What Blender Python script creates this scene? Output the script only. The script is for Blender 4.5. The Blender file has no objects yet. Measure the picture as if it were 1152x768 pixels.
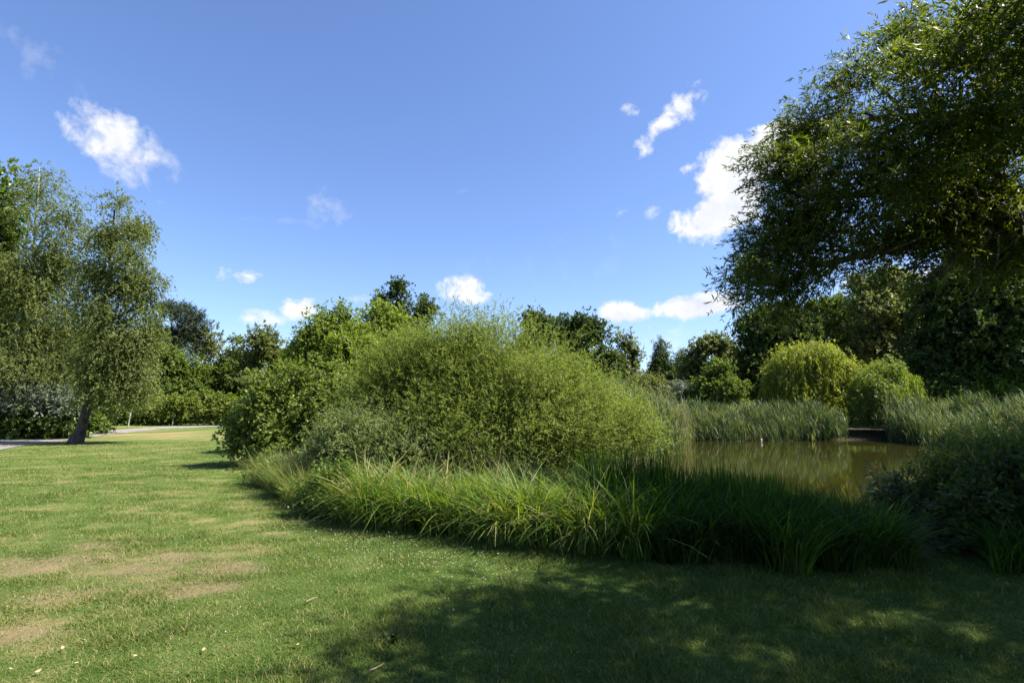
import bpy, math
import numpy as np

# ------------------------------------------------------------------ camera, sky, sun, exposure
SC = bpy.context.scene
COL = SC.collection
EYE, FPX, PITCH = 1.65, 600.0, math.atan(74 / 600.0)

cam_d = bpy.data.cameras.new('camera')
cam_d.sensor_width = 36.0
cam_d.lens = 36.0 * FPX / 1152.0
cam_d.clip_start, cam_d.clip_end = 0.05, 3000
cam = bpy.data.objects.new('camera', cam_d)
cam.location = (0, 0, EYE)
cam.rotation_euler = (math.pi / 2 + PITCH, 0, 0)
COL.objects.link(cam)
SC.camera = cam

SUN_EL, SUN_AZ = math.radians(53), math.radians(98)      # azimuth clockwise from +Y: sun to the right, a little behind
sun_d = bpy.data.lights.new('sun', 'SUN')
sun_d.energy, sun_d.angle, sun_d.color = 5.0, math.radians(0.53), (1.0, 0.94, 0.84)
sun = bpy.data.objects.new('sun', sun_d)
sun.rotation_euler = (math.pi / 2 - SUN_EL, 0, math.pi - SUN_AZ)
COL.objects.link(sun)

SC.view_settings.view_transform = 'Standard'
SC.view_settings.look = 'None'
SC.view_settings.exposure = 1.38
SC.view_settings.gamma = 1.0
SC.cycles.max_bounces = 6
SC.cycles.diffuse_bounces = 3
SC.cycles.glossy_bounces = 2
SC.cycles.transmission_bounces = 3
SC.cycles.caustics_reflective = False
SC.cycles.caustics_refractive = False
SC.cycles.use_denoising = True


def ray(px, py):
    """direction through a pixel of the 1152 x 768 photograph"""
    dx, dv = (px - 576) / FPX, (384 - py) / FPX
    c, s = math.cos(PITCH), math.sin(PITCH)
    return np.array([dx, c - dv * s, s + dv * c])


def at(px, py, depth):
    r = ray(px, py)
    return np.array([0, 0, EYE]) + r * (depth / r[1])


def gp(px, py, z=0.0):
    r = ray(px, py)
    return np.array([0, 0, EYE]) + r * ((z - EYE) / r[2])


# ---- node helper
def N(nt, typ, **kw):
    n = nt.nodes.new(typ)
    for k, v in kw.items():
        if k.startswith('i_'):
            key = k[2:]
            n.inputs[int(key) if key.isdigit() else key].default_value = v
        else:
            setattr(n, k, v)
    return n


def math_n(nt, op, a, b=None, clamp=False):
    n = nt.nodes.new('ShaderNodeMath')
    n.operation = op
    n.use_clamp = clamp
    for i, v in enumerate((a, b)):
        if v is None:
            continue
        if hasattr(v, 'is_linked'):
            nt.links.new(v, n.inputs[i])
        else:
            n.inputs[i].default_value = v
    return n.outputs[0]


W = bpy.data.worlds.new('World')
SC.world = W
W.use_nodes = True
nt = W.node_tree
nt.nodes.clear()
sky = N(nt, 'ShaderNodeTexSky', sky_type='NISHITA', sun_disc=False, sun_elevation=SUN_EL, sun_rotation=SUN_AZ,
        altitude=50, air_density=1.0, dust_density=0.6, ozone_density=2.2)
tc = N(nt, 'ShaderNodeTexCoord')
vn = N(nt, 'ShaderNodeVectorMath', operation='NORMALIZE')
nt.links.new(tc.outputs['Generated'], vn.inputs[0])
vec = vn.outputs[0]
nz = N(nt, 'ShaderNodeTexNoise', i_Scale=19.0, i_Detail=8.0, i_Roughness=0.54, i_Distortion=0.25)
nt.links.new(vec, nz.inputs['Vector'])
nz2 = N(nt, 'ShaderNodeTexNoise', i_Scale=60.0, i_Detail=6.0, i_Roughness=0.65, i_Distortion=0.8)
nt.links.new(vec, nz2.inputs['Vector'])
noise = math_n(nt, 'ADD', math_n(nt, 'MULTIPLY', nz.outputs[0], 0.82), math_n(nt, 'MULTIPLY', nz2.outputs[0], 0.18))
noise0 = math_n(nt, 'SUBTRACT', noise, 0.5)
# cloud banks: pixel centre, half width and height in pixels, tilt, density gain, raggedness, opacity
CLOUDS = [
    (126, 158, 56, 36, -32, 1.5, 3.4, .92), (152, 186, 42, 34, -20, 1.0, 4.0, .5), (25, 62, 75, 26, -10, .7, 3.4, .2),
    (265, 311, 28, 13, -4, 1.5, 4.2, .8), (340, 346, 36, 17, -6, 2.0, 4.2, 1), (298, 357, 26, 11, 4, 1.2, 4.5, .75),
    (519, 328, 36, 18, 12, 1.6, 4.6, .95), (378, 228, 26, 34, -30, .6, 5.2, .2), (330, 249, 60, 5, 3, .8, 3.0, .12),
    (520, 215, 26, 7, 10, .8, 4.0, .22), (746, 144, 46, 15, 32, 1.9, 4.6, 1), (770, 118, 30, 16, 45, 1.3, 5.0, .9),
    (779, 186, 22, 9, 25, 1.4, 5.0, .85), (838, 188, 84, 42, 22, 4.4, 4.2, 1), (815, 240, 68, 42, 22, 4.2, 4.2, 1),
    (880, 165, 80, 40, 20, 4.6, 4.0, 1), (703, 354, 36, 17, -4, 3.2, 3.4, 1), (790, 344, 66, 20, 3, 4.0, 3.6, 1), (706, 243, 18, 11, 20, .9, 5.0, .55), (730, 238, 12, 9, 20, .8, 5.0, .4),
    (708, 127, 9, 10, 60, .9, 5.0, .6), (400, 336, 52, 6, 4, .9, 2.6, .4), (1140, 250, 80, 40, 0, 2, 4, .9),
    (1010, 330, 70, 30, 0, 2, 4, .8), (610, 300, 110, 26, 8, .5, 3.0, .06), (640, 380, 150, 24, 0, .8, 3.0, .35),
]
mask = None
for (cx, cy, hx, hy, rot, gain, amp, opac) in CLOUDS:
    d = ray(cx, cy)
    ln = np.linalg.norm(d)
    d = d / ln
    r = np.cross(d, [0, 0, 1.0]); r /= np.linalg.norm(r)
    u = np.cross(r, d)
    a = math.radians(rot)
    r2, u2 = r * math.cos(a) + u * math.sin(a), u * math.cos(a) - r * math.sin(a)
    sx, sy = hx / FPX / ln, hy / FPX / ln
    da = N(nt, 'ShaderNodeVectorMath', operation='DOT_PRODUCT'); da.inputs[1].default_value = tuple(r2 / sx)
    db = N(nt, 'ShaderNodeVectorMath', operation='DOT_PRODUCT'); db.inputs[1].default_value = tuple(u2 / sy)
    nt.links.new(vec, da.inputs[0]); nt.links.new(vec, db.inputs[0])
    q = math_n(nt, 'SQRT', math_n(nt, 'ADD', math_n(nt, 'MULTIPLY', da.outputs['Value'], da.outputs['Value']),
                                  math_n(nt, 'MULTIPLY', db.outputs['Value'], db.outputs['Value'])))
    core = math_n(nt, 'MULTIPLY', math_n(nt, 'SUBTRACT', 0.8, q), gain)
    m = math_n(nt, 'ADD', core, math_n(nt, 'MULTIPLY', noise0, amp * 1.7))
    fade = math_n(nt, 'MULTIPLY', math_n(nt, 'SUBTRACT', 1.25, q), 3.0, True)
    m = math_n(nt, 'MULTIPLY', math_n(nt, 'MULTIPLY', m, 1.0, True), math_n(nt, 'MULTIPLY', fade, opac))
    mask = m if mask is None else math_n(nt, 'MAXIMUM', mask, m)
crmp = N(nt, 'ShaderNodeValToRGB')
crmp.color_ramp.elements[0].position, crmp.color_ramp.elements[0].color = 0.35, (4.2, 4.45, 5.0, 1)
crmp.color_ramp.elements[1].position, crmp.color_ramp.elements[1].color = 0.6, (5.7, 5.7, 5.7, 1)
nt.links.new(noise, crmp.inputs[0])
tintm = N(nt, 'ShaderNodeMix', data_type='RGBA', blend_type='MULTIPLY')
tintm.inputs[0].default_value = 1.0
tintm.inputs[7].default_value = (0.92, 1.0, 1.24, 1)
nt.links.new(sky.outputs[0], tintm.inputs[6])
mix = N(nt, 'ShaderNodeMix', data_type='RGBA')
nt.links.new(mask, mix.inputs[0])
nt.links.new(tintm.outputs[2], mix.inputs[6])
nt.links.new(crmp.outputs[0], mix.inputs[7])
bg = N(nt, 'ShaderNodeBackground', i_Strength=0.074)
nt.links.new(mix.outputs[2], bg.inputs[0])
wo = N(nt, 'ShaderNodeOutputWorld')
nt.links.new(bg.outputs[0], wo.inputs[0])


# ------------------------------------------------------------------ numeric helpers
def _hash(ix, iy, iz, seed):
    h = (ix.astype(np.int64) * 374761393 + iy.astype(np.int64) * 668265263 + iz.astype(np.int64) * 2147483647 + seed * 1274126177) & 0xFFFFFFFF
    h = ((h ^ (h >> 13)) * 1274126177) & 0xFFFFFFFF
    h = h ^ (h >> 16)
    return (h & 0xFFFF) / 65535.0


def vnoise(p, seed=0):
    p = np.asarray(p, float)
    if p.shape[-1] == 2:
        p = np.concatenate([p, np.zeros(p.shape[:-1] + (1,))], -1)
    i = np.floor(p)
    f = p - i
    f = f * f * (3 - 2 * f)
    ix, iy, iz = i[..., 0], i[..., 1], i[..., 2]
    out = 0
    for dx in (0, 1):
        for dy in (0, 1):
            for dz in (0, 1):
                w = (f[..., 0] if dx else 1 - f[..., 0]) * (f[..., 1] if dy else 1 - f[..., 1]) * (f[..., 2] if dz else 1 - f[..., 2])
                out = out + w * _hash(ix + dx, iy + dy, iz + dz, seed)
    return out


def fbm(p, seed=0, octv=4):
    p = np.asarray(p, float)
    a, s, t = 1.0, 0.0, 0.0
    for k in range(octv):
        s = s + a * vnoise(p * (2.03 ** k), seed + 17 * k)
        t += a
        a *= 0.5
    return s / t


def sstep(a, b, x):
    t = np.clip((x - a) / (b - a), 0, 1)
    return t * t * (3 - 2 * t)


def unit(v):
    return v / np.maximum(np.linalg.norm(v, axis=-1, keepdims=True), 1e-9)


def mesh_np(name, verts, faces, mat, parent=None, attrs=None, smooth=False, origin=None, vattrs=None):
    verts = np.ascontiguousarray(verts.reshape(-1, 3), dtype=np.float32)
    if origin is not None:
        verts = verts - np.asarray(origin, np.float32)
    k = faces.shape[1]
    me = bpy.data.meshes.new(name)
    me.vertices.add(len(verts)); me.vertices.foreach_set('co', verts.ravel())
    me.loops.add(faces.size); me.loops.foreach_set('vertex_index', faces.astype(np.int32).ravel())
    me.polygons.add(len(faces))
    me.polygons.foreach_set('loop_start', np.arange(0, faces.size, k, dtype=np.int32))
    me.polygons.foreach_set('loop_total', np.full(len(faces), k, dtype=np.int32))
    if smooth:
        me.polygons.foreach_set('use_smooth', np.ones(len(faces), bool))
    me.update(calc_edges=True)
    for an, av in (attrs or {}).items():
        at_ = me.attributes.new(an, 'FLOAT', 'FACE'); at_.data.foreach_set('value', np.asarray(av, np.float32).ravel())
    for an, av in (vattrs or {}).items():
        at_ = me.attributes.new(an, 'FLOAT', 'POINT'); at_.data.foreach_set('value', np.asarray(av, np.float32).ravel())
    me.materials.append(mat)
    o = bpy.data.objects.new(name, me)
    COL.objects.link(o)
    if parent is not None:
        o.parent = parent
    elif origin is not None:
        o.location = tuple(float(v) for v in origin)
    return o


def tag(o, label, cat, group=None, kind=None):
    o['label'] = label
    o['category'] = cat
    if group: o['group'] = group
    if kind: o['kind'] = kind
    return o


def thing(name, loc, label, cat, group=None):
    o = bpy.data.objects.new(name, None)
    o.empty_display_size = 0.2
    COL.objects.link(o)
    o.location = tuple(float(v) for v in loc)
    return tag(o, label, cat, group)


# ------------------------------------------------------------------ materials
def leaf_mat(name, c0, c1, c2, trans=0.4, gloss=0.35, rough=0.45, tcol=None):
    m = bpy.data.materials.new(name); m.use_nodes = True
    t = m.node_tree; t.nodes.clear()
    at_ = N(t, 'ShaderNodeAttribute', attribute_name='tint')
    r = N(t, 'ShaderNodeValToRGB')
    e = r.color_ramp.elements
    e[0].position, e[0].color = 0.0, (*c0, 1)
    e[1].position, e[1].color = 1.0, (*c2, 1)
    k = e.new(0.5); k.color = (*c1, 1)
    t.links.new(at_.outputs['Fac'], r.inputs[0])
    p = N(t, 'ShaderNodeBsdfPrincipled', i_Roughness=rough)
    p.inputs['Specular IOR Level'].default_value = gloss
    t.links.new(r.outputs[0], p.inputs['Base Color'])
    tr = N(t, 'ShaderNodeBsdfTranslucent')
    mx = N(t, 'ShaderNodeMix', data_type='RGBA', blend_type='MULTIPLY')
    mx.inputs[0].default_value = 1.0
    mx.inputs[7].default_value = (*(tcol or (1.7, 1.75, 0.75)), 1)
    t.links.new(r.outputs[0], mx.inputs[6]); t.links.new(mx.outputs[2], tr.inputs[0])
    ms = N(t, 'ShaderNodeMixShader', i_0=trans)
    t.links.new(p.outputs[0], ms.inputs[1]); t.links.new(tr.outputs[0], ms.inputs[2])
    o = N(t, 'ShaderNodeOutputMaterial')
    t.links.new(ms.outputs[0], o.inputs[0])
    return m


def solid_mat(name, ca, cb, scale=8.0, rough=0.85, bump=0.3, stretch=(1, 1, 1), cc=None):
    m = bpy.data.materials.new(name); m.use_nodes = True
    t = m.node_tree
    p = t.nodes['Principled BSDF']
    p.inputs['Roughness'].default_value = rough
    p.inputs['Specular IOR Level'].default_value = 0.2
    tc_ = N(t, 'ShaderNodeTexCoord')
    mp = N(t, 'ShaderNodeMapping'); mp.inputs['Scale'].default_value = stretch
    t.links.new(tc_.outputs['Object'], mp.inputs[0])
    n = N(t, 'ShaderNodeTexNoise', i_Scale=scale, i_Detail=8.0, i_Roughness=0.65)
    t.links.new(mp.outputs[0], n.inputs['Vector'])
    r = N(t, 'ShaderNodeValToRGB')
    r.color_ramp.elements[0].position, r.color_ramp.elements[0].color = 0.35, (*ca, 1)
    r.color_ramp.elements[1].position, r.color_ramp.elements[1].color = 0.65, (*cb, 1)
    if cc:
        k = r.color_ramp.elements.new(0.72); k.color = (*cc, 1)
    t.links.new(n.outputs[0], r.inputs[0]); t.links.new(r.outputs[0], p.inputs['Base Color'])
    b = N(t, 'ShaderNodeBump', i_Strength=bump, i_Distance=0.02)
    t.links.new(n.outputs[0], b.inputs['Height']); t.links.new(b.outputs[0], p.inputs['Normal'])
    return m


M = {}
M['bark'] = solid_mat('dark_bark', (.03, .024, .018), (.12, .10, .08), 14, .95, .8, (1, 1, .25))
M['bark_pale'] = solid_mat('grey_bark', (.10, .09, .075), (.30, .27, .23), 10, .9, .6, (1, 1, .3))
M['birch'] = solid_mat('birch_bark', (.06, .05, .045), (.62, .60, .55), 9, .8, .4, (.35, .35, 2.0))
M['birch_old'] = solid_mat('old_birch_bark', (.022, .019, .017), (.09, .08, .07), 9, .95, .9, (1, 1, .3), (.42, .40, .37))
M['dry_stem'] = solid_mat('dry_stem', (.16, .12, .07), (.36, .29, .18), 12)
M['wood'] = solid_mat('weathered_wood', (.22, .21, .19), (.40, .38, .34), 20, .9, .3, (1, 1, .2))
M['lawn_blade'] = leaf_mat('lawn_blade', (.060, .102, .018), (.124, .164, .036), (.35, .29, .14), .36, .12, .6, (1.35, 1.35, .55))
M['sedge'] = leaf_mat('sedge_blade', (.045, .095, .012), (.110, .185, .028), (.33, .29, .13), .38, .22, .5, (1.5, 1.6, .4))
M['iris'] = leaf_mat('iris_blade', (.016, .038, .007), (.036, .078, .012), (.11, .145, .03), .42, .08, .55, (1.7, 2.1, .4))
M['meadow'] = leaf_mat('meadow_blade', (.06, .10, .02), (.13, .17, .04), (.32, .24, .12), .35, .3, .5)
M['reed'] = leaf_mat('reed_leaf', (.040, .068, .026), (.085, .125, .048), (.30, .27, .15), .33, .18, .5, (1.4, 1.5, .6))
M['willow'] = leaf_mat('willow_leaf', (.088, .120, .022), (.160, .205, .040), (.25, .285, .08), .43, .2, .55)
M['grey_willow'] = leaf_mat('grey_willow_leaf', (.078, .105, .032), (.142, .180, .060), (.24, .275, .11), .4, .25, .5)
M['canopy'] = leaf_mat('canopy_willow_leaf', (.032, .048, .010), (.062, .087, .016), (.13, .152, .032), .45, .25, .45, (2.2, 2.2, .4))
M['glossy'] = leaf_mat('glossy_leaf', (.068, .100, .016), (.125, .165, .030), (.21, .245, .06), .42, .3, .45)
M['broad'] = leaf_mat('broad_leaf', (.045, .078, .012), (.090, .138, .022), (.17, .22, .045), .42, .4, .4)
M['dark'] = leaf_mat('dark_leaf', (.024, .042, .012), (.050, .078, .020), (.10, .13, .034), .38, .14, .55)
M['mid'] = leaf_mat('mid_leaf', (.056, .086, .015), (.105, .148, .028), (.19, .225, .055), .42, .15, .55)
M['olive'] = leaf_mat('olive_leaf', (.062, .080, .022), (.120, .140, .040), (.21, .22, .075), .42, .3, .5)
M['birch_leaf'] = leaf_mat('birch_leaf', (.070, .090, .024), (.128, .155, .046), (.22, .24, .09), .42, .2, .5)
M['yellow'] = leaf_mat('yellow_willow_leaf', (.105, .130, .018), (.195, .225, .034), (.32, .34, .08), .5, .2)
M['lime'] = leaf_mat('lime_leaf', (.070, .110, .014), (.14, .19, .026), (.24, .28, .05), .44, .3, .5)
M['silver'] = leaf_mat('silver_leaf', (.060, .080, .050), (.12, .15, .10), (.25, .28, .19), .25, .3, .5, (1.2, 1.3, .9))
M['pine'] = leaf_mat('pine_needle', (.016, .030, .017), (.034, .052, .028), (.065, .080, .038), .2, .3)
M['hedge'] = leaf_mat('hedge_leaf', (.070, .105, .014), (.14, .185, .030), (.24, .26, .06), .42, .3, .5)
M['petal'] = leaf_mat('clover_head', (.34, .27, .16), (.50, .44, .32), (.66, .63, .54), .2, .1, .7, (1, 1, 1))
M['deadleaf'] = solid_mat('dead_leaf', (.27, .19, .09), (.48, .40, .22), 30, .8, .2)
M['mud'] = solid_mat('mud', (.035, .027, .014), (.085, .065, .035), 6, .9, .5)
M['gravel'] = solid_mat('gravel', (.15, .135, .12), (.27, .25, .22), 3.0, .95, .3)
M['sand'] = solid_mat('sand', (.42, .33, .25), (.60, .50, .40), 4.0, .95, .3)

# ------------------------------------------------------------------ ground, pond, paths
POND = np.array([(1.6, 9.2), (4.2, 8.9), (6.4, 9.3), (8.2, 10.6), (11, 13), (17, 18.5), (24, 25), (27, 31), (25, 34.5), (18, 35.2),
                 (11.2, 35.0), (9.0, 29), (6.0, 21), (3.5, 14.5)])


def poly_sd(p, poly):
    """signed distance, negative inside"""
    p = np.asarray(p, float)
    d = np.full(p.shape[:-1], 1e9)
    ins = np.zeros(p.shape[:-1], bool)
    n = len(poly)
    for i in range(n):
        a, b = poly[i], poly[(i + 1) % n]
        e = b - a
        t = np.clip(((p - a) @ e) / (e @ e), 0, 1)
        d = np.minimum(d, np.linalg.norm(p - a - t[..., None] * e, axis=-1))
        c = (a[1] > p[..., 1]) != (b[1] > p[..., 1])
        with np.errstate(divide='ignore', invalid='ignore'):
            xx = (b[0] - a[0]) * (p[..., 1] - a[1]) / (b[1] - a[1]) + a[0]
        ins ^= c & (p[..., 0] < xx)
    return np.where(ins, -d, d)


def H(x, y):
    p = np.stack([np.asarray(x, float), np.asarray(y, float)], -1)
    sd = poly_sd(p, POND) + (fbm(p * 0.9, 5, 3) - 0.5) * 0.7
    h = -1.2 * (1 - sstep(-1.2, 2.2, sd))
    far = sstep(37, 50, p[..., 1]) * sstep(0, 12, p[..., 0])
    h = h + 0.75 * far
    h = h + (fbm(p * 0.25, 9, 3) - 0.5) * 0.10 * sstep(3, 12, np.hypot(p[..., 0], p[..., 1]))
    return h


def dryness(x, y):
    p = np.stack([np.asarray(x, float), np.asarray(y, float)], -1)
    n = fbm(p * np.array([.55, .9]), 31, 4)
    n2 = fbm(p * np.array([1.3, 2.6]), 77, 4)
    left = sstep(0.5, -3.0, p[..., 0] + 0.15 * (p[..., 1] - 4))
    n3_ = fbm(p * np.array([3.1, 4.6]), 131, 3)
    d = 0.16 + 0.30 * left + 0.5 * (n - 0.5) + 0.7 * (n2 - 0.5) * (0.5 + 0.5 * left) + 0.8 * (n3_ - .5) * (0.5 + 0.5 * left)
    far = sstep(13, 24, p[..., 1]) * sstep(-4, -9, p[..., 0])
    d = d + 0.08 * far
    strip = np.exp(-((p[..., 1] - 33 - 0.12 * (p[..., 0] + 20)) / 3.0) ** 2) * sstep(-10, -16, p[..., 0])
    d = d + 0.30 * strip
    return np.clip(d, 0, 1)


BARE = [(60, 630, .8, .15), (115, 622, .55, .14), (210, 626, .6, .13), (255, 636, .55, .14), (150, 640, .6, .16), (20, 718, .36, .10),
        (25, 640, .6, .13), (215, 660, .5, .12), (120, 612, .5, .12), (75, 668, .4, .1)]


def bareness(x, y):
    p = np.stack([np.asarray(x, float), np.asarray(y, float)], -1)
    out = np.zeros(p.shape[:-1])
    n = .6 * fbm(p * np.array([2.0, 3.0]), 13, 4) + .6 * fbm(p * np.array([5.0, 7.0]), 14, 3) - 0.6
    for (px, py, rx, ry) in BARE:
        c = gp(px, py)[:2]
        q = np.hypot((p[..., 0] - c[0]) / rx, (p[..., 1] - c[1]) / (ry * 2.2))
        out = np.maximum(out, sstep(1.3, 0.2, q + n * 2.6))
    return out * .78


def axis_lines(lo, hi, step, far, g=1.13):
    c = list(np.arange(lo, hi + 1e-6, step))
    s = step
    while c[-1] < far:
        s *= g; c.append(c[-1] + s)
    s = step
    a = []
    v = lo
    while v > -far:
        s *= g; v -= s; a.append(v)
    return np.array(a[::-1] + c)


gx = axis_lines(-9, 13, 0.14, 900)
gy = axis_lines(0.5, 14, 0.12, 900)
X, Y = np.meshgrid(gx, gy)
Z = H(X, Y)
nx, ny = len(gx), len(gy)
gv = np.stack([X, Y, Z], -1)
ii = (np.arange(ny - 1)[:, None] * nx + np.arange(nx - 1)[None, :]).ravel()
gf = np.stack([ii, ii + 1, ii + nx + 1, ii + nx], -1)

gm = bpy.data.materials.new('lawn_ground'); gm.use_nodes = True
t = gm.node_tree
p = t.nodes['Principled BSDF']; p.inputs['Roughness'].default_value = 0.95; p.inputs['Specular IOR Level'].default_value = 0.1
tco = N(t, 'ShaderNodeTexCoord')
n1 = N(t, 'ShaderNodeTexNoise', i_Scale=26.0, i_Detail=8.0, i_Roughness=0.7); t.links.new(tco.outputs['Object'], n1.inputs['Vector'])
n2 = N(t, 'ShaderNodeTexNoise', i_Scale=2.2, i_Detail=6.0, i_Roughness=0.6); t.links.new(tco.outputs['Object'], n2.inputs['Vector'])
n3 = N(t, 'ShaderNodeTexNoise', i_Scale=140.0, i_Detail=4.0, i_Roughness=0.7); t.links.new(tco.outputs['Object'], n3.inputs['Vector'])
ad = N(t, 'ShaderNodeAttribute', attribute_name='dry')
ab = N(t, 'ShaderNodeAttribute', attribute_name='bare')
aw = N(t, 'ShaderNodeAttribute', attribute_name='wet_shade')
dv = math_n(t, 'ADD', ad.outputs['Fac'], math_n(t, 'MULTIPLY', math_n(t, 'SUBTRACT', math_n(t, 'ADD', n1.outputs[0], n2.outputs[0]), 1.0), 0.9), True)
gr = N(t, 'ShaderNodeValToRGB')
e = gr.color_ramp.elements
e[0].position, e[0].color = 0.05, (.046, .092, .015, 1)
e[1].position, e[1].color = 1.0, (.27, .21, .10, 1)
k = e.new(0.5); k.color = (.092, .138, .030, 1)
t.links.new(dv, gr.inputs[0])
br = N(t, 'ShaderNodeValToRGB')
br.color_ramp.elements[0].position, br.color_ramp.elements[0].color = 0.3, (.17, .12, .065, 1)
br.color_ramp.elements[1].position, br.color_ramp.elements[1].color = 0.7, (.31, .22, .14, 1)
t.links.new(n3.outputs[0], br.inputs[0])
mb = N(t, 'ShaderNodeMix', data_type='RGBA')
t.links.new(math_n(t, 'MULTIPLY', ab.outputs['Fac'], math_n(t, 'MULTIPLY', n1.outputs[0], 1.7), True), mb.inputs[0])
t.links.new(gr.outputs[0], mb.inputs[6]); t.links.new(br.outputs[0], mb.inputs[7])
mw = N(t, 'ShaderNodeMix', data_type='RGBA')
t.links.new(aw.outputs['Fac'], mw.inputs[0]); t.links.new(mb.outputs[2], mw.inputs[6]); mw.inputs[7].default_value = (.045, .035, .022, 1)
t.links.new(mw.outputs[2], p.inputs['Base Color'])
bm_ = N(t, 'ShaderNodeBump', i_Strength=0.7, i_Distance=0.03)
t.links.new(math_n(t, 'ADD', n1.outputs[0], n3.outputs[0]), bm_.inputs['Height']); t.links.new(bm_.outputs[0], p.inputs['Normal'])
wet_shade = np.maximum(sstep(2.6, 1.0, poly_sd(gv[..., :2], POND)), .85 * sstep(10, 5, np.hypot(X - 25, (Y - 38.5) * 1.4)))  # damp pond margin, plus shade under the far willow painted as dark soil
ground = mesh_np('ground', gv, gf, gm, smooth=True, vattrs={'dry': dryness(X, Y), 'bare': bareness(X, Y), 'wet_shade': wet_shade})
ground['kind'] = 'structure'; ground['label'] = 'dry green park lawn with worn tan patches'

# pond water
wm = bpy.data.materials.new('pond_water'); wm.use_nodes = True
t = wm.node_tree
p = t.nodes['Principled BSDF']
p.inputs['Base Color'].default_value = (.024, .0235, .005, 1)
p.inputs['Roughness'].default_value = 0.03
p.inputs['IOR'].default_value = 1.33
tco = N(t, 'ShaderNodeTexCoord')
mp = N(t, 'ShaderNodeMapping'); mp.inputs['Scale'].default_value = (1.0, 2.4, 1)
t.links.new(tco.outputs['Object'], mp.inputs[0])
n1 = N(t, 'ShaderNodeTexNoise', i_Scale=2.6, i_Detail=4.0, i_Roughness=0.55); t.links.new(mp.outputs[0], n1.inputs['Vector'])
b = N(t, 'ShaderNodeBump', i_Strength=0.022, i_Distance=0.04)
t.links.new(n1.outputs[0], b.inputs['Height']); t.links.new(b.outputs[0], p.inputs['Normal'])
xs = np.linspace(0, 30, 2); ys = np.linspace(7.6, 38, 2)
wv = np.array([(-1, 7.6, 0), (30, 7.6, 0), (30, 38, 0), (-1, 38, 0)], float) + np.array([0, 0, -0.5])
water = mesh_np('water', wv, np.array([[0, 1, 2, 3]]), wm)
water['kind'] = 'structure'; water['label'] = 'still brown green pond water'


def strip(name, near, far, mat, dz=0.012, sub=14):
    """a ribbon between two polylines laid on the ground"""
    def dens(l):
        l = np.array(l, float); tt = np.linspace(0, len(l) - 1, sub * (len(l) - 1) + 1)
        return np.stack([np.interp(tt, np.arange(len(l)), l[:, j]) for j in (0, 1)], -1)
    a, b_ = dens(near), dens(far)
    k = 5
    w = np.linspace(0, 1, k)
    g = a[:, None] * (1 - w)[None, :, None] + b_[:, None] * w[None, :, None]
    g = g + (fbm(g * 1.1, 3, 3)[..., None] - 0.5) * 0.5
    z = H(g[..., 0], g[..., 1]) + dz
    v = np.concatenate([g, z[..., None]], -1)
    n = len(a)
    i = (np.arange(n - 1)[:, None] * k + np.arange(k - 1)[None, :]).ravel()
    o = mesh_np(name, v, np.stack([i, i + 1, i + k + 1, i + k], -1), mat, smooth=True)
    o['kind'] = 'structure'
    return o


q = lambda px, py: tuple(gp(px, py)[:2])
strip('path', [(-34, 17), q(-60, 514), q(0, 505), q(90, 493.5), q(180, 482.5), q(275, 479), (-18, 60)],
      [(-44, 22), q(-60, 497), q(0, 492.5), q(90, 486), q(180, 480), q(275, 477.6), (-16, 64)], M['gravel'], 0.02)['label'] = 'pale gravel path curving past the trees'
strip('far_path', [(12, 46.5), (30, 45.5), (60, 43)], [(12, 50), (30, 49.5), (60, 46)], M['sand'], 0.03)['label'] = 'pale sandy path beyond the pond'
strip('footpath', [(4.05, 5.95), (4.5, 6.65), (5.3, 7.6), (6.4, 8.9)], [(4.15, 5.85), (4.95, 6.4), (6.0, 7.35), (7.2, 8.7)], M['mud'], 0.006)['label'] = 'muddy gap trodden through the bank plants'


# ------------------------------------------------------------------ plant generators
def blades(rng, base, length, width, lean, curve, droop, segs=5, dirs=None, tint=None, taper=1.6):
    n = len(base)
    length = np.broadcast_to(length, n); width = np.broadcast_to(width, n)
    lean = np.broadcast_to(lean, n); curve = np.broadcast_to(curve, n); droop = np.broadcast_to(droop, n)
    a = rng.uniform(0, 2 * np.pi, n) if dirs is None else dirs
    dv_ = np.stack([np.cos(a), np.sin(a), np.zeros(n)], -1)
    tw = rng.normal(0, .55, n)
    sd = np.stack([-np.sin(a + tw), np.cos(a + tw), np.zeros(n)], -1)
    tt = np.linspace(0, 1, segs + 1)
    hor = (lean[:, None] * tt + curve[:, None] * tt ** 2.2) * length[:, None]
    ver = length[:, None] * (tt * (1 - 0.25 * lean[:, None]) - droop[:, None] * tt ** 2.6)
    c = base[:, None, :] + dv_[:, None, :] * hor[..., None]
    c[..., 2] += ver
    wdt = width[:, None] * (1 - tt ** taper * 0.93) * 0.5
    v = np.stack([c - sd[:, None, :] * wdt[..., None], c + sd[:, None, :] * wdt[..., None]], 2)
    per = 2 * (segs + 1)
    i = (np.arange(n)[:, None] * per + 2 * np.arange(segs)[None, :]).ravel()
    f = np.stack([i, i + 1, i + 3, i + 2], -1)
    tn = np.repeat(rng.uniform(0, 1, n) if tint is None else tint, segs)
    return v.reshape(-1, 3), f, tn


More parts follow.
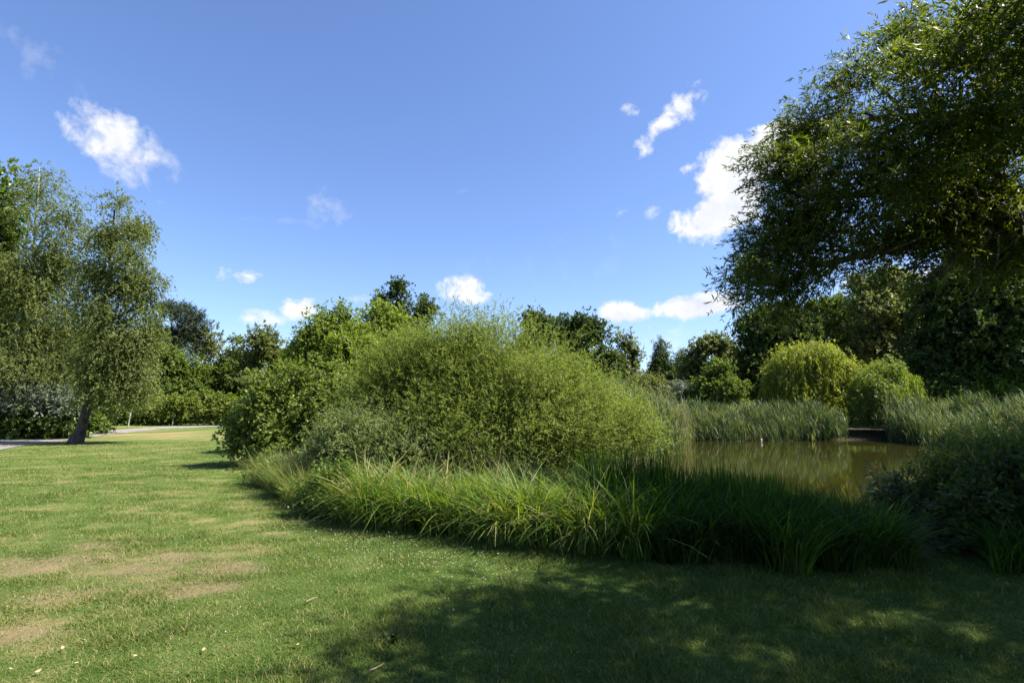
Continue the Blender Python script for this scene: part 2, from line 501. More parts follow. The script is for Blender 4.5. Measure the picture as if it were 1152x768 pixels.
def leaves(rng, pos, dirs, length, width, flat=0.9, fold=0.12, nrm=None):
    """pointed four-cornered leaves with a slight fold"""
    n = len(pos)
    up = unit(np.array([0, 0, 1.0]) * flat + rng.normal(0, .45, (n, 3)) + (0 if nrm is None else nrm * .5))
    sd = unit(np.cross(dirs, up))
    nr = np.cross(sd, dirs)
    L = np.broadcast_to(length, n)[:, None] * rng.uniform(.65, 1.25, (n, 1))
    Wd = np.broadcast_to(width, n)[:, None] * rng.uniform(.75, 1.2, (n, 1)) * 0.5
    mid = pos + dirs * L * 0.45
    v = np.stack([pos, mid + sd * Wd - nr * L * fold, pos + dirs * L - nr * L * fold * .6, mid - sd * Wd - nr * L * fold], 1)
    f = np.arange(4 * n).reshape(n, 4)
    return v.reshape(-1, 3), f


def foliage(seed, lobes, n_clu, n_spr, k, L, Wd, spray, out=.7, up=.25, rnd=.6, droop=.25, shell=.35, gap=0.33, gapscale=1.0,
            clu=1.0, flat=.9, bump=.4, leafdown=0.0, wind=(0, 0, 0), along=.55):
    rng = np.random.default_rng(seed)
    lb = np.array(lobes, float)                        # cx cy cz rx ry rz weight
    w = (lb[:, 3] * lb[:, 4] * lb[:, 5]) ** (2 / 3) * lb[:, 6]
    idx = rng.choice(len(lb), n_clu, p=w / w.sum())
    d = unit(rng.normal(0, 1, (n_clu, 3)))
    r = shell + (1 - shell) * rng.uniform(0, 1, n_clu) ** .6
    bp = 1 + bump * 2 * (vnoise(d * 1.9 + idx[:, None] * 7.3 + seed) - .5) + bump * 1.5 * (vnoise(d * 5.3 + idx[:, None] * 3.1 + seed * 1.7) - .5)
    c = lb[idx, :3] + d * lb[idx, 3:6] * (r * bp)[:, None]
    kp = (vnoise(c / gapscale + seed * 3.1) > gap)
    c, d, idx = c[kp], d[kp], idx[kp]
    m = len(c)
    ct = rng.normal(.5, .17, m)
    b = np.repeat(c, n_spr, 0) + rng.normal(0, spray * clu * .55, (m * n_spr, 3))
    o = np.repeat(d, n_spr, 0)
    ax = unit(o * out + np.array([0, 0, 1.0]) * up + rng.normal(0, rnd, (m * n_spr, 3)) + np.array(wind))
    n = m * n_spr * k
    tt = rng.uniform(.05, 1, (m * n_spr, k))
    sl = spray * rng.uniform(.6, 1.3, (m * n_spr, 1))
    pos = b[:, None, :] + ax[:, None, :] * (tt * sl)[..., None]
    pos[..., 2] -= droop * sl * tt ** 2
    A = np.repeat(ax, k, 0)
    A[:, 2] -= 2 * droop * tt.ravel()
    A = unit(A)
    ld = unit(A * along + rng.normal(0, .55, (n, 3)) + np.array([0, 0, -leafdown]) + np.array(wind) * .5)
    v, f = leaves(rng, pos.reshape(-1, 3), ld, L, Wd, flat, nrm=np.repeat(o, k, 0))
    tn = np.clip(np.repeat(np.repeat(ct, n_spr), k) + rng.normal(0, .13, n), 0, 1)
    return v, f, tn


def tube(pts, rad, sides=7, rng=None, rough=0.0):
    pts = np.array(pts, float); rad = np.array(rad, float)
    tg = unit(np.gradient(pts, axis=0))
    ref = np.array([0.31, 0.95, 0.05])
    s = unit(np.cross(tg, ref)); u = np.cross(s, tg)
    a = np.linspace(0, 2 * np.pi, sides, endpoint=False)
    rr = rad[:, None] * (1 + (rng.normal(0, rough, (len(pts), sides)) if rng is not None else 0))
    v = pts[:, None] + rr[..., None] * (np.cos(a)[None, :, None] * s[:, None] + np.sin(a)[None, :, None] * u[:, None])
    n = len(pts)
    i = np.arange(n - 1)[:, None] * sides
    j = np.arange(sides)[None, :]
    j2 = (j + 1) % sides
    f = np.stack([i + j, i + j2, i + sides + j2, i + sides + j], -1).reshape(-1, 4)
    return v.reshape(-1, 3), f


def join(parts):
    vs, fs, k = [], [], 0
    for v, f in parts:
        vs.append(v); fs.append(f + k); k += len(v)
    return np.concatenate(vs), np.concatenate(fs)


def bend(rng, a, b, n=7, amp=.08, sag=0.0):
    a, b = np.array(a, float), np.array(b, float)
    tt = np.linspace(0, 1, n)[:, None]
    L = np.linalg.norm(b - a)
    p = a + (b - a) * tt
    p = p + np.sin(np.pi * tt) * np.array([0, 0, sag * L]) + np.cumsum(rng.normal(0, amp * L / n, (n, 3)), 0) * np.sin(np.pi * tt) ** .5
    return p


def limbs(rng, trunk, rad, lobes, thick, sub=4, sides=5, fine=.35, subr=.28):
    """limbs from the trunk line to every lobe, then twigs through the lobe"""
    parts = []
    trunk = np.array(trunk, float)
    for lb in lobes:
        c, R = np.array(lb[:3]), np.array(lb[3:6])
        zt = c[2] - .6 * np.linalg.norm(c[:2] - trunk[:, :2].mean(0)) - R[2] * .5
        i = int(np.clip(np.searchsorted(trunk[:, 2], zt), 1, len(trunk) - 1))
        p = bend(rng, trunk[i], c, 7, .12, .05)
        r0 = min(thick, rad[i] * .7)
        parts.append(tube(p, np.linspace(r0, r0 * fine, 7), sides))
        for _ in range(sub):
            s0 = p[rng.integers(3, 7)]
            e = c + unit(rng.normal(0, 1, 3)) * R * rng.uniform(.6, .95)
            parts.append(tube(bend(rng, s0, e, 5, .2, .03), np.linspace(r0 * subr * 1.3, r0 * .08, 5), 4))
    return parts


SEED = [100]


def tree(name, label, cat, depth, base, lobes, mat, bark='bark', trunk_r=.2, top=None, mid=None, group=None, part='crown', trunk_part='trunk',
         thick=.1, sub=4, ydepth=.9, dy=None, limb_lobes=True, extra=None, **kw):
    """a tree or shrub; lobes are (px, py, rx, rz[, weight[, y shift]]) measured on the photograph and set out at the tree's distance"""
    SEED[0] += 1
    seed = kw.pop('seed', SEED[0])
    rng = np.random.default_rng(seed + 5000)
    s = depth / FPX
    bx = (base[0] - 576) / FPX * depth
    bz = float(H(bx, depth))
    loc = np.array([bx, depth, bz])
    LB = []
    for l in lobes:
        w = l[4] if len(l) > 4 else 1.0
        ys = l[5] if len(l) > 5 else rng.uniform(-.35, .35) * l[2] * s
        c = at(l[0], l[1], depth + ys)
        LB.append((c[0], c[1], c[2], l[2] * s, l[2] * s * ydepth, l[3] * s, w))
    root = thing(name, loc, label, cat, group)
    v, f, tn = foliage(seed, LB, **kw)
    if extra is not None:
        ev, ef, et = extra(loc, LB, rng)
        v, f, tn = np.concatenate([v, ev]), np.concatenate([f, ef + len(v)]), np.concatenate([tn, et])
    mesh_np(part, v, f, M[mat], root, {'tint': tn}, origin=loc)
    zt = max(l[2] for l in LB)
    tl = max(LB, key=lambda l: l[2])
    tp = at(top[0], top[1], depth) if top is not None else np.array([tl[0], tl[1], tl[2] + tl[5] * .3])
    ctl = [loc - np.array([0, 0, .15])]
    for m_ in (mid or []):
        ctl.append(at(m_[0], m_[1], depth))
    ctl.append(tp)
    ctl = np.array(ctl)
    tq = np.linspace(0, len(ctl) - 1, 12)
    line = np.stack([np.interp(tq, np.arange(len(ctl)), ctl[:, j]) for j in range(3)], -1)
    line[1:-1] += rng.normal(0, trunk_r * .25, (10, 3)) * np.array([1, 1, .2])
    line = line[np.argsort(line[:, 2])]
    rad = trunk_r * (1 - .88 * np.linspace(0, 1, 12) ** .8); rad[0] *= 1.35
    parts = [tube(line, rad, 9, rng, .06)]
    if limb_lobes:
        parts += limbs(rng, line, rad, LB, thick, sub)
    tv, tf = join(parts)
    mesh_np(trunk_part, tv, tf, M[bark], root, origin=loc, smooth=True)
    return root


# ------------------------------------------------------------------ woods on the left
BIG = dict(n_spr=5, k=9, out=.8, up=.15, rnd=.55, droop=.3, gap=.30)
FAR = dict(n_spr=5, k=10, L=.27, Wd=.17, spray=.55, droop=.3, gap=.36, gapscale=1.6, bump=.6)
TREES = 'trees of the wood beyond the path'

tree('sycamore_tree', 'dense deep green tree cut by the left edge of the lawn view', 'tree', 31, (-40, 480),
     [(-18, 235, 34, 52), (-14, 320, 46, 60), (-5, 400, 62, 50), (-40, 440, 70, 45), (-60, 300, 60, 90)], 'broad', trunk_r=.3,
     n_clu=2600, L=.26, Wd=.17, spray=.5, gapscale=1.2, **BIG)
tree('silver_birch', 'tall thin windblown birch with white upper trunk and wispy top', 'tree', 29, (-6, 492),
     [(42, 208, 24, 20, .6), (66, 228, 34, 22, .7), (30, 255, 40, 26, .7), (70, 258, 30, 22, .8), (20, 305, 40, 30, 1.1), (70, 288, 26, 22, 1.1), (50, 300, 30, 24, .9), 
      (12, 345, 45, 36), (56, 340, 40, 34), (30, 395, 50, 36), (66, 385, 34, 30), (20, 425, 45, 25)], 'birch_leaf', 'birch', .17,
     top=(44, 188), mid=[(12, 405), (36, 320), (40, 255)], n_clu=3600, n_spr=5, k=13, L=.09, Wd=.06, spray=.55, droop=.8, up=.1, out=.6,
     gap=.45, gapscale=1.0, wind=(.35, 0, 0), thick=.07)
tree('weeping_birch', 'weeping birch with dark leaning trunk standing at the path edge', 'tree', 24.6, (91, 499),
     [(131, 234, 9, 15, 1.6), (154, 254, 19, 10, 1.7), (122, 268, 14, 16, 1.5), (150, 286, 18, 13, 1.6), (168, 304, 12, 12, 1.6), (112, 308, 20, 18), (142, 320, 22, 17), (163, 340, 12, 16), (100, 345, 20, 20), (128, 356, 24, 20),
      (150, 374, 17, 22), (104, 388, 26, 20), (136, 398, 24, 20), (92, 412, 18, 16), (118, 424, 26, 16), (150, 424, 20, 18), (106, 434, 20, 10), (138, 440, 20, 12), (166, 372, 12, 18), (174, 318, 9, 10)], 'birch_leaf', 'birch_old', .26,
     top=(129, 236), mid=[(101, 452), (112, 380), (124, 300)], n_clu=2900, n_spr=5, k=14, L=.085, Wd=.055, spray=.5, droop=.95, up=.1, out=.7,
     gap=.47, gapscale=.65, shell=.15, thick=.09, bump=.6)
tree('broadleaf_tree', 'dark round-leaved tree behind the weeping birch', 'tree', 33, (60, 484),
     [(60, 430, 45, 40), (20, 450, 45, 35), (95, 440, 40, 40), (100, 400, 35, 30)], 'broad', n_clu=1700, L=.24, Wd=.16, spray=.5, gapscale=1.2,
     trunk_r=.18, **BIG)
SH = dict(part='foliage', trunk_part='stem', limb_lobes=True, thick=.05, sub=2)
tree('silver_shrub', 'silver grey leaved shrub arching beside the weeping birch', 'shrub', 28, (30, 492),
     [(72, 452, 24, 11), (40, 447, 20, 11), (14, 438, 22, 13)], 'silver', trunk_r=.07, n_clu=170, n_spr=5, k=9, L=.15, Wd=.07, spray=.5,
     droop=.5, gap=.3, gapscale=.8, **SH)
tree('elder_shrub', 'dark leafy shrub at the path beside the silver shrub', 'shrub', 29.5, (55, 489),
     [(10, 475, 36, 22), (50, 478, 34, 20), (-30, 470, 40, 25), (78, 470, 22, 20)], 'broad', trunk_r=.08, n_clu=900, n_spr=5, k=9, L=.2, Wd=.13, spray=.4,
     droop=.3, gap=.28, gapscale=.8, **SH)

tree('pine_tree', 'tall dark pine rising above the woodland behind the path', 'tree', 62, (196, 478),
     [(193, 350, 20, 9), (207, 356, 20, 10), (180, 366, 17, 8), (216, 372, 18, 10), (198, 376, 26, 10), (184, 384, 20, 8), (212, 390, 24, 10), (172, 376, 10, 6)],
     'pine', 'bark_pale', .3, group=TREES, n_clu=900, n_spr=7, k=10, L=.26, Wd=.07, spray=.5, up=.5, droop=.0, gap=.36, gapscale=1.2, thick=.1, out=.6)
BGT = [
    ('lime_tree', 'brownish green tree just right of the weeping birch', 56, 147, [(145, 405, 26, 26), (140, 435, 30, 25), (155, 425, 20, 25)], 'olive', 700),
    ('hornbeam_tree', 'green spreading tree standing below the tall pine', 57, 190, [(190, 408, 24, 22), (178, 432, 34, 22), (210, 432, 30, 26), (196, 445, 40, 15)], 'mid', 1100),
    ('ash_tree', 'pale sparse birch-like tree right of the tall pine', 61, 238, [(238, 386, 13, 16, .6), (232, 408, 18, 18, .7), (246, 425, 18, 20), (232, 440, 24, 18)], 'olive', 480),
    ('fir_tree', 'narrow pointed green tree left of the round olive tree', 60, 267, [(267, 388, 6, 12), (267, 404, 11, 14), (266, 422, 17, 16), (266, 442, 24, 18)], 'mid', 620),
    ('maple_tree', 'round olive brown tree with pale trunk above the left shrubs', 56, 297, [(297, 390, 21, 15), (285, 400, 14, 15), (310, 402, 16, 16), (296, 418, 26, 18), (300, 442, 28, 20)], 'olive', 900),
    ('alder_tree', 'low green tree filling between olive tree and pale green tree', 56, 330, [(326, 412, 14, 14), (338, 402, 12, 14), (330, 432, 24, 22)], 'mid', 560),
]
for (nm, lab, dp, px, lbs, mt, nc) in BGT:
    tree(nm, lab, 'tree', dp, (px, 478), lbs, mt, 'bark_pale' if nm in ('ash_tree', 'maple_tree') else 'bark', .16, group=TREES, n_clu=nc, thick=.08, **FAR)
HEDGE = [(118, 'yellow green shrub in the path hedge nearest the weeping birch'), (147, 'yellow green hedge shrub behind the leaning post'),
         (172, 'yellow green hedge shrub between the two posts'), (199, 'yellow green hedge shrub behind the small sign post'),
         (226, 'taller yellow green hedge shrub under the sparse tree'), (252, 'yellow green hedge shrub under the pointed green tree'),
         (277, 'yellow green hedge shrub last before the glossy bush')]
for i, (px, lab) in enumerate(HEDGE):
    g = [0, -2, 2, 0, -5, 0, 2][i]
    tree('hedge_shrub', lab, 'shrub', 49.2 + (i % 3) * .5, (px, 477), [(px - 5, 464 + g, 13, 12), (px + 7, 462 + g, 14, 13), (px, 455 + g, 12, 9)], 'hedge',
         group='hedge shrubs along the path', trunk_r=.06, n_clu=300, n_spr=5, k=8, L=.20, Wd=.13, spray=.4, gap=.25, droop=.3, gapscale=1.0, **SH)

# ------------------------------------------------------------------ shrubs and trees in the middle
tree('glossy_shrub', 'glossy round leaved shrub at the left end of the bank', 'shrub', 15.6, (305, 522),
     [(303, 455, 30, 30), (330, 440, 34, 30), (284, 492, 20, 22), (350, 478, 40, 34), (315, 490, 36, 28), (275, 480, 10, 12), (372, 455, 30, 30), (318, 425, 14, 12), (345, 420, 16, 12)], 'glossy',
     trunk_r=.05, n_clu=2300, n_spr=5, k=10, L=.085, Wd=.06, spray=.30, droop=.3, gap=.38, gapscale=.5, bump=.6, **SH)
tree('young_willow', 'light green bushy tree behind the glossy shrub', 'tree', 20, (375, 500),
     [(362, 372, 16, 14), (385, 366, 14, 14), (355, 398, 24, 24), (392, 395, 28, 24), (372, 425, 36, 28), (412, 430, 30, 34), (345, 425, 18, 22), (430, 460, 25, 30)],
     'lime', trunk_r=.1, n_clu=2600, n_spr=5, k=8, L=.13, Wd=.065, spray=.35, up=.5, gap=.34, gapscale=.55, thick=.05)
tree('poplar_sapling', 'slim yellow green tree in front of the dark oak', 'tree', 23, (432, 500),
     [(428, 362, 14, 15), (443, 372, 15, 14), (432, 392, 22, 18), (450, 400, 18, 18), (425, 420, 25, 20)], 'lime', trunk_r=.09, n_clu=900, n_spr=5, k=8, L=.14, Wd=.09,
     spray=.4, up=.4, gap=.36, gapscale=.55, thick=.05)
tree('oak_tree', 'dark oak rising above the pale shrubs left of centre', 'tree', 36, (452, 480),
     [(447, 326, 8, 9), (436, 344, 13, 11), (459, 340, 14, 10), (474, 348, 12, 11), (466, 362, 18, 13), (444, 362, 16, 13), (452, 384, 24, 18), (450, 410, 26, 20)],
     'dark', n_clu=1300, n_spr=5, k=9, L=.19, Wd=.12, spray=.4, gap=.5, gapscale=.8, bump=.7, trunk_r=.18, thick=.08)

tree('willow_shrub', 'huge domed willow shrub in the middle of the bank', 'shrub', 11.8, (575, 545),
     [(525, 412, 66, 50), (478, 424, 54, 46), (582, 420, 66, 46), (450, 452, 52, 48), (636, 452, 52, 36), (420, 478, 36, 36), (560, 470, 110, 54), (690, 478, 40, 28),
      (510, 490, 80, 42), (620, 495, 80, 38), (712, 492, 26, 18)], 'willow', 'bark_pale', .07, n_clu=12500, n_spr=5, k=13, L=.058, Wd=.0145, spray=.34, up=.55,
     out=.7, rnd=.5, droop=.12, gap=.33, gapscale=.5, shell=.35, bump=.38, flat=.7, ydepth=.8, along=.9, part='foliage', trunk_part='stem', thick=.035, sub=5)
tree('grey_willow', 'grey green willow shrub left of the big domed willow', 'shrub', 10.6, (412, 560),
     [(398, 492, 26, 22), (430, 500, 34, 24), (470, 510, 40, 20), (400, 518, 34, 20), (515, 520, 44, 16), (374, 508, 16, 18), (560, 524, 36, 13)],
     'grey_willow', 'bark_pale', .05, n_clu=3600, n_spr=5, k=10, L=.06, Wd=.018, spray=.30, up=.4, out=.6, droop=.2, gap=.38, gapscale=.4, bump=.6, along=.7, part='foliage',
     trunk_part='stem', thick=.025, sub=5)

tree('alder_tree', 'smaller dark tree peeping over the top of the domed willow', 'tree', 42, (606, 482),
     [(598, 360, 9, 8), (610, 366, 10, 8), (606, 380, 16, 12), (600, 400, 22, 16)], 'dark', n_clu=560, n_spr=5, k=9, L=.22, Wd=.14, spray=.45, bump=.6, gap=.44, gapscale=.9,
     trunk_r=.16, thick=.07)
tree('alder_tree', 'broad dark ragged tree right of the domed willow top', 'tree', 43, (660, 482),
     [(636, 364, 14, 9), (655, 366, 17, 9), (672, 374, 14, 10), (640, 380, 16, 12), (660, 388, 26, 16), (645, 405, 26, 16), (680, 405, 16, 16), (665, 425, 34, 22)],
     'dark', n_clu=1300, n_spr=5, k=9, L=.22, Wd=.14, spray=.45, bump=.6, gap=.46, gapscale=.9, trunk_r=.2, thick=.08)
mt = tree('poplar_tree', 'thin bare topped tree carrying dark mistletoe balls', 'tree', 56, (706, 478),
          [(703, 383, 9, 9, .5), (713, 398, 9, 9, .6), (697, 404, 9, 9, .6), (704, 420, 14, 12), (708, 440, 18, 16)], 'olive', 'bark', .15, n_clu=420, n_spr=5, k=6,
          L=.26, Wd=.16, spray=.5, gap=.36, gapscale=.9, thick=.08, sub=6)
for (px, py, rr) in ((704, 388, 5), (713, 396, 4), (697, 408, 4.5), (714, 408, 4)):
    c = at(px, py, 56)
    v, f, tn = foliage(int(px + py), [(c[0], c[1], c[2], rr * .093, rr * .093, rr * .093, 1)], 60, 3, 8, .2, .08, .2, gap=0)
    mesh_np('mistletoe_ball', v, f, M['dark'], mt, {'tint': tn}, origin=np.array(mt.location))


def spruce(name, label, depth, px, top, half, bot=478, mat='dark', n=700):
    SEED[0] += 1
    s = depth / FPX
    lbs = []
    k = 9
    for i in range(k):
        u = (i + .5) / k
        lbs.append((px + (SEED[0] * 7 + i * 13) % 5 - 2, top + (bot - 20 - top) * u, 2 + half * u, (bot - top) / k * .55, .4 + u))
    return tree(name, label, 'tree', depth, (px, bot), lbs, mat, 'bark', .2, top=(px, top - 1), n_clu=n, n_spr=6, k=8, L=.34, Wd=.11, spray=.6, out=1.0, up=-.1,
                droop=.3, gap=.22, gapscale=1.3, thick=.05, sub=2)


spruce('spruce_tree', 'slender pointed dark spruce on the skyline', 78, 743, 381, 24, n=1300)
spruce('spruce_tree', 'blunter dark conifer just right of the pointed spruce', 76, 766, 394, 26, n=1300)
tree('sallow_shrub', 'dull grey olive rounded shrub below the thin mistletoe tree', 'shrub', 48, (735, 480),
     [(727, 434, 15, 12), (742, 438, 15, 12), (735, 452, 24, 14), (718, 448, 14, 12)], 'olive', trunk_r=.1, n_clu=560, n_spr=5, k=8, L=.2, Wd=.08, spray=.45, up=.5,
     gap=.25, **SH)
tree('whitebeam_shrub', 'pale silvery shrub right of the grey olive shrub', 'shrub', 47, (768, 480),
     [(764, 442, 15, 9), (780, 448, 15, 9), (768, 458, 24, 12), (790, 458, 14, 10)], 'silver', trunk_r=.1, n_clu=420, n_spr=5, k=8, L=.22, Wd=.10, spray=.45, gap=.3, **SH)
tree('lime_tree', 'olive tree with a ragged twiggy top left of the dark oak', 'tree', 61, (803, 478),
     [(797, 388, 14, 9), (790, 402, 15, 14), (812, 384, 11, 12, .5), (818, 402, 14, 16), (803, 418, 26, 18), (780, 420, 16, 14)], 'olive', n_clu=1000, trunk_r=.2, thick=.09,
     **FAR)
tree('hazel_shrub', 'rounded mid green bush on the far bank behind the reeds', 'shrub', 45, (808, 482),
     [(808, 418, 13, 12), (800, 434, 18, 14), (816, 438, 18, 14), (826, 452, 17, 10), (795, 452, 18, 12)], 'mid', trunk_r=.1, n_clu=800, n_spr=5, k=8, L=.2, Wd=.13, spray=.4,
     gap=.28, **SH)
# ------------------------------------------------------------------ right-hand far bank
tree('oak_tree', 'tall dark oak behind the yellow weeping willow', 'tree', 50, (868, 478),
     [(862, 358, 20, 12), (845, 372, 16, 16), (880, 358, 22, 13), (872, 384, 34, 24), (852, 410, 28, 24), (880, 425, 36, 26), (900, 370, 20, 16), (845, 440, 22, 18)], 'dark',
     n_clu=1900, n_spr=5, k=8, L=.30, Wd=.2, spray=.5, gap=.30, gapscale=1.2, trunk_r=.3, thick=.1)


def weep(n, Lmin, Lmax, L, Wd, k=22):
    """hanging strands of leaves below the crown"""
    def f_(loc, LB, rng):
        lb = np.array(LB)
        i = rng.integers(0, len(lb), n)
        d = unit(rng.normal(0, 1, (n, 3)) * np.array([1, 1, .5]))
        b = lb[i, :3] + d * lb[i, 3:6] * rng.uniform(.65, 1.2, (n, 1))
        ln = rng.uniform(Lmin, Lmax, n)
        ln = np.minimum(ln, b[:, 2] - loc[2] - .5)
        tt = rng.uniform(0, 1, (n, k))
        pos = b[:, None, :] + np.zeros((n, k, 3))
        pos[..., 2] -= tt * ln[:, None]
        pos[..., :2] += d[:, None, :2] * (0.25 * np.sqrt(tt))[..., None] + rng.normal(0, .05, (n, k, 2))
        ld = unit(rng.normal(0, .35, (n * k, 3)) + np.array([0, 0, -1.0]))
        v, f = leaves(rng, pos.reshape(-1, 3), ld, L, Wd, .2)
        tn = np.clip(np.repeat(rng.normal(.55, .22, n), k) + rng.normal(0, .12, n * k), 0, 1)
        return v, f, tn
    return f_


tree('weeping_willow', 'yellow green weeping willow on the far pond bank', 'tree', 40.5, (912, 484),
     [(896, 398, 22, 11), (922, 396, 18, 10), (876, 416, 14, 11), (868, 440, 10, 10), (892, 432, 20, 14), (918, 418, 20, 13), (942, 410, 16, 10), (952, 430, 12, 11), (930, 444, 18, 11)], 'yellow', 'bark', .22, n_clu=700, n_spr=5, k=9,
     L=.2, Wd=.06, spray=.55, droop=1.0, up=.35, gap=.36, gapscale=.9, bump=.6, thick=.08, extra=weep(2600, .5, 2.3, .22, .055))
tree('weeping_willow', 'green weeping willow drooping to the water by the bank gap', 'tree', 37.5, (998, 486),
     [(996, 411, 16, 9), (978, 428, 14, 12), (1014, 426, 14, 12), (970, 448, 11, 10), (994, 440, 18, 14), (1020, 448, 11, 11)], 'lime', 'bark', .2, n_clu=460, n_spr=5, k=9,
     L=.18, Wd=.05, spray=.5, droop=1.0, up=.35, gap=.36, gapscale=.9, bump=.6, thick=.07, extra=weep(2200, .5, 2.4, .2, .05))
tree('beech_tree', 'yellowish green tree between dark oak and pale trunked tree', 'tree', 56, (940, 478),
     [(925, 350, 20, 11), (945, 346, 18, 12), (938, 368, 30, 18), (960, 372, 22, 20), (942, 400, 34, 24), (925, 425, 30, 24)], 'mid', n_clu=1300, trunk_r=.25, thick=.1, **FAR)
tree('plane_tree', 'tall grey green tree with pale trunk behind the overhanging boughs', 'tree', 52, (1000, 478),
     [(975, 320, 20, 12), (998, 316, 22, 14), (1015, 332, 22, 16), (985, 345, 30, 16), (1012, 362, 30, 22), (985, 385, 30, 22), (1020, 400, 34, 26)], 'olive', 'bark_pale', .3,
     n_clu=1500, thick=.1, **FAR)
tree('chestnut_tree', 'massive dark tree on the right bank above the reeds', 'tree', 41, (1105, 484),
     [(1062, 338, 34, 32), (1100, 318, 44, 40), (1142, 352, 50, 50), (1090, 385, 56, 40), (1045, 400, 28, 28), (1125, 412, 60, 30), (1060, 425, 36, 20), (1180, 300, 60, 70),
      (1180, 420, 60, 40), (1120, 280, 40, 40)],
     'dark', n_clu=4200, n_spr=5, k=9, L=.30, Wd=.19, spray=.5, gap=.28, gapscale=1.1, trunk_r=.4, thick=.14)
tree('laurel_shrub', 'dark leafy shrub in the shade behind the right reeds', 'shrub', 40, (1060, 484),
     [(1050, 445, 26, 16), (1085, 440, 30, 16), (1125, 445, 34, 18), (1030, 455, 15, 14)], 'broad', trunk_r=.1, n_clu=900, n_spr=5, k=8, L=.2, Wd=.13, spray=.4, gap=.28, **SH)

# ------------------------------------------------------------------ distant wood closing the horizon
rng = np.random.default_rng(77)
lb = []
for a in np.linspace(-62, 62, 90):
    r = rng.uniform(84, 104)
    x, y = r * math.sin(math.radians(a)), r * math.cos(math.radians(a))
    h = rng.uniform(2.2, 3.2)
    lb.append((x, y, h * .9, rng.uniform(2.5, 4), rng.uniform(2, 3), h, 1))
v, f, tn = foliage(78, lb, 5200, 5, 8, .5, .32, .9, gap=.2, gapscale=2.5)
tag(mesh_np('woodland', v, f, M['mid'], attrs={'tint': tn}), 'far band of mixed green woodland closing the horizon', 'woodland', kind='stuff')


# ------------------------------------------------------------------ reeds, sedge, tall grass
def scatter_band(rng, near, far, n):
    near, far = np.array(near, float), np.array(far, float)
    u = rng.uniform(0, len(near) - 1, n); w = rng.uniform(0, 1, n)
    k = np.arange(len(near))
    a = np.stack([np.interp(u, k, near[:, j]) for j in (0, 1)], -1)
    b_ = np.stack([np.interp(u, k, far[:, j]) for j in (0, 1)], -1)
    return a * (1 - w)[:, None] + b_ * w[:, None]


def with_z(p):
    return np.concatenate([p, H(p[:, 0], p[:, 1])[:, None]], -1)


def reed_bed(name, label, near, far, n, h0, h1, seed, mat='reed', wid=.05, leaf=5, hole=None, clump=.5, tmean=.45):
    rng = np.random.default_rng(seed)
    p = with_z(scatter_band(rng, near, far, n))
    if hole is not None:
        p = p[~hole(p)]
    p = p[fbm(p[:, :2] * .8, seed + 9, 3) + rng.normal(0, .06, len(p)) > .36]
    p[:, :2] += rng.normal(0, .35, (len(p), 2)); p = with_z(p[:, :2])
    n = len(p)
    hh = h0 + (h1 - h0) * (.5 + 1.5 * (fbm(p[:, :2] * clump, seed, 3) - .5)) + rng.normal(0, .14, n) * (h1 - h0)
    tint = np.clip(tmean + (fbm(p[:, :2] * clump * 1.3, seed + 3, 3) - .5) * 1.2 + rng.normal(0, .12, n), 0, 1)
    tint[rng.uniform(0, 1, n) < .07] = .98
    V = [blades(rng, p, hh, wid * .5, .08, .10, 0.02, 3, tint=np.clip(tint - .05, 0, 1))]
    for k in range(leaf):
        u = rng.uniform(.15, .95, n)
        b = p + np.stack([rng.normal(0, .05, n), rng.normal(0, .05, n), u * hh], -1)
        V.append(blades(rng, b, rng.uniform(.4, .85, n), wid * .75, .22, rng.uniform(.1, .45, n), rng.uniform(.05, .4, n), 3, tint=np.clip(tint + rng.normal(0, .12, n), 0, 1)))
    k, vs, fs, ts = 0, [], [], []
    for v, f, t_ in V:
        vs.append(v); fs.append(f + k); ts.append(t_); k += len(v)
    return tag(mesh_np(name, np.concatenate(vs), np.concatenate(fs), M[mat], attrs={'tint': np.concatenate(ts)}), label, 'reeds', kind='stuff')


w_ = lambda px, d: ((px - 576) / FPX * d, d)
reed_bed('reeds', 'tall grey green reeds lining the far bank below the willow', [w_(765, 35.0), w_(820, 34.8), w_(880, 35.0), w_(940, 35.3)],
         [w_(755, 39.5), w_(820, 39), w_(880, 38.5), w_(936, 37)], 5200, .9, 2.15, 301, clump=.9, tmean=.40)
reed_bed('reeds', 'pale mixed reeds and tall herbs beside the left pond edge', [w_(690, 19.5), w_(722, 22), w_(745, 26), w_(768, 33)],
         [w_(640, 20), w_(685, 24), w_(715, 30), w_(745, 37)], 5200, 1.5, 2.7, 302, tmean=.6)
hole = lambda p: (np.abs((p[:, 0] / p[:, 1] * FPX + 576) - 1062) < 9) & (p[:, 1] > 0)
reed_bed('reeds', 'tall reeds on the right far bank under the massive dark tree', [w_(1000, 35.2), w_(1020, 32.5), w_(1060, 29.5), w_(1120, 27), w_(1200, 24)],
         [w_(1005, 39), w_(1040, 36), w_(1090, 33), w_(1150, 31), w_(1260, 28)], 7000, 1.4, 2.7, 303, clump=.8, tmean=.38)

# the planted edge along the lawn: front line and back line on the ground
EDGE_F = [gp(px, py)[:2] for px, py in ((296, 545), (330, 567), (400, 588), (480, 601), (560, 611), (640, 621), (700, 627), (800, 637), (900, 643), (1000, 641), (1030, 630))]
EDGE_B = [w_(330, 13.4), w_(360, 11.2), w_(420, 9.6), w_(500, 9.0), w_(570, 8.8), w_(640, 8.6), w_(700, 8.6), w_(790, 8.4), w_(870, 8.0), w_(950, 7.6), w_(985, 7.2)]
EDGE_F, EDGE_B = np.array(EDGE_F), np.array(EDGE_B)


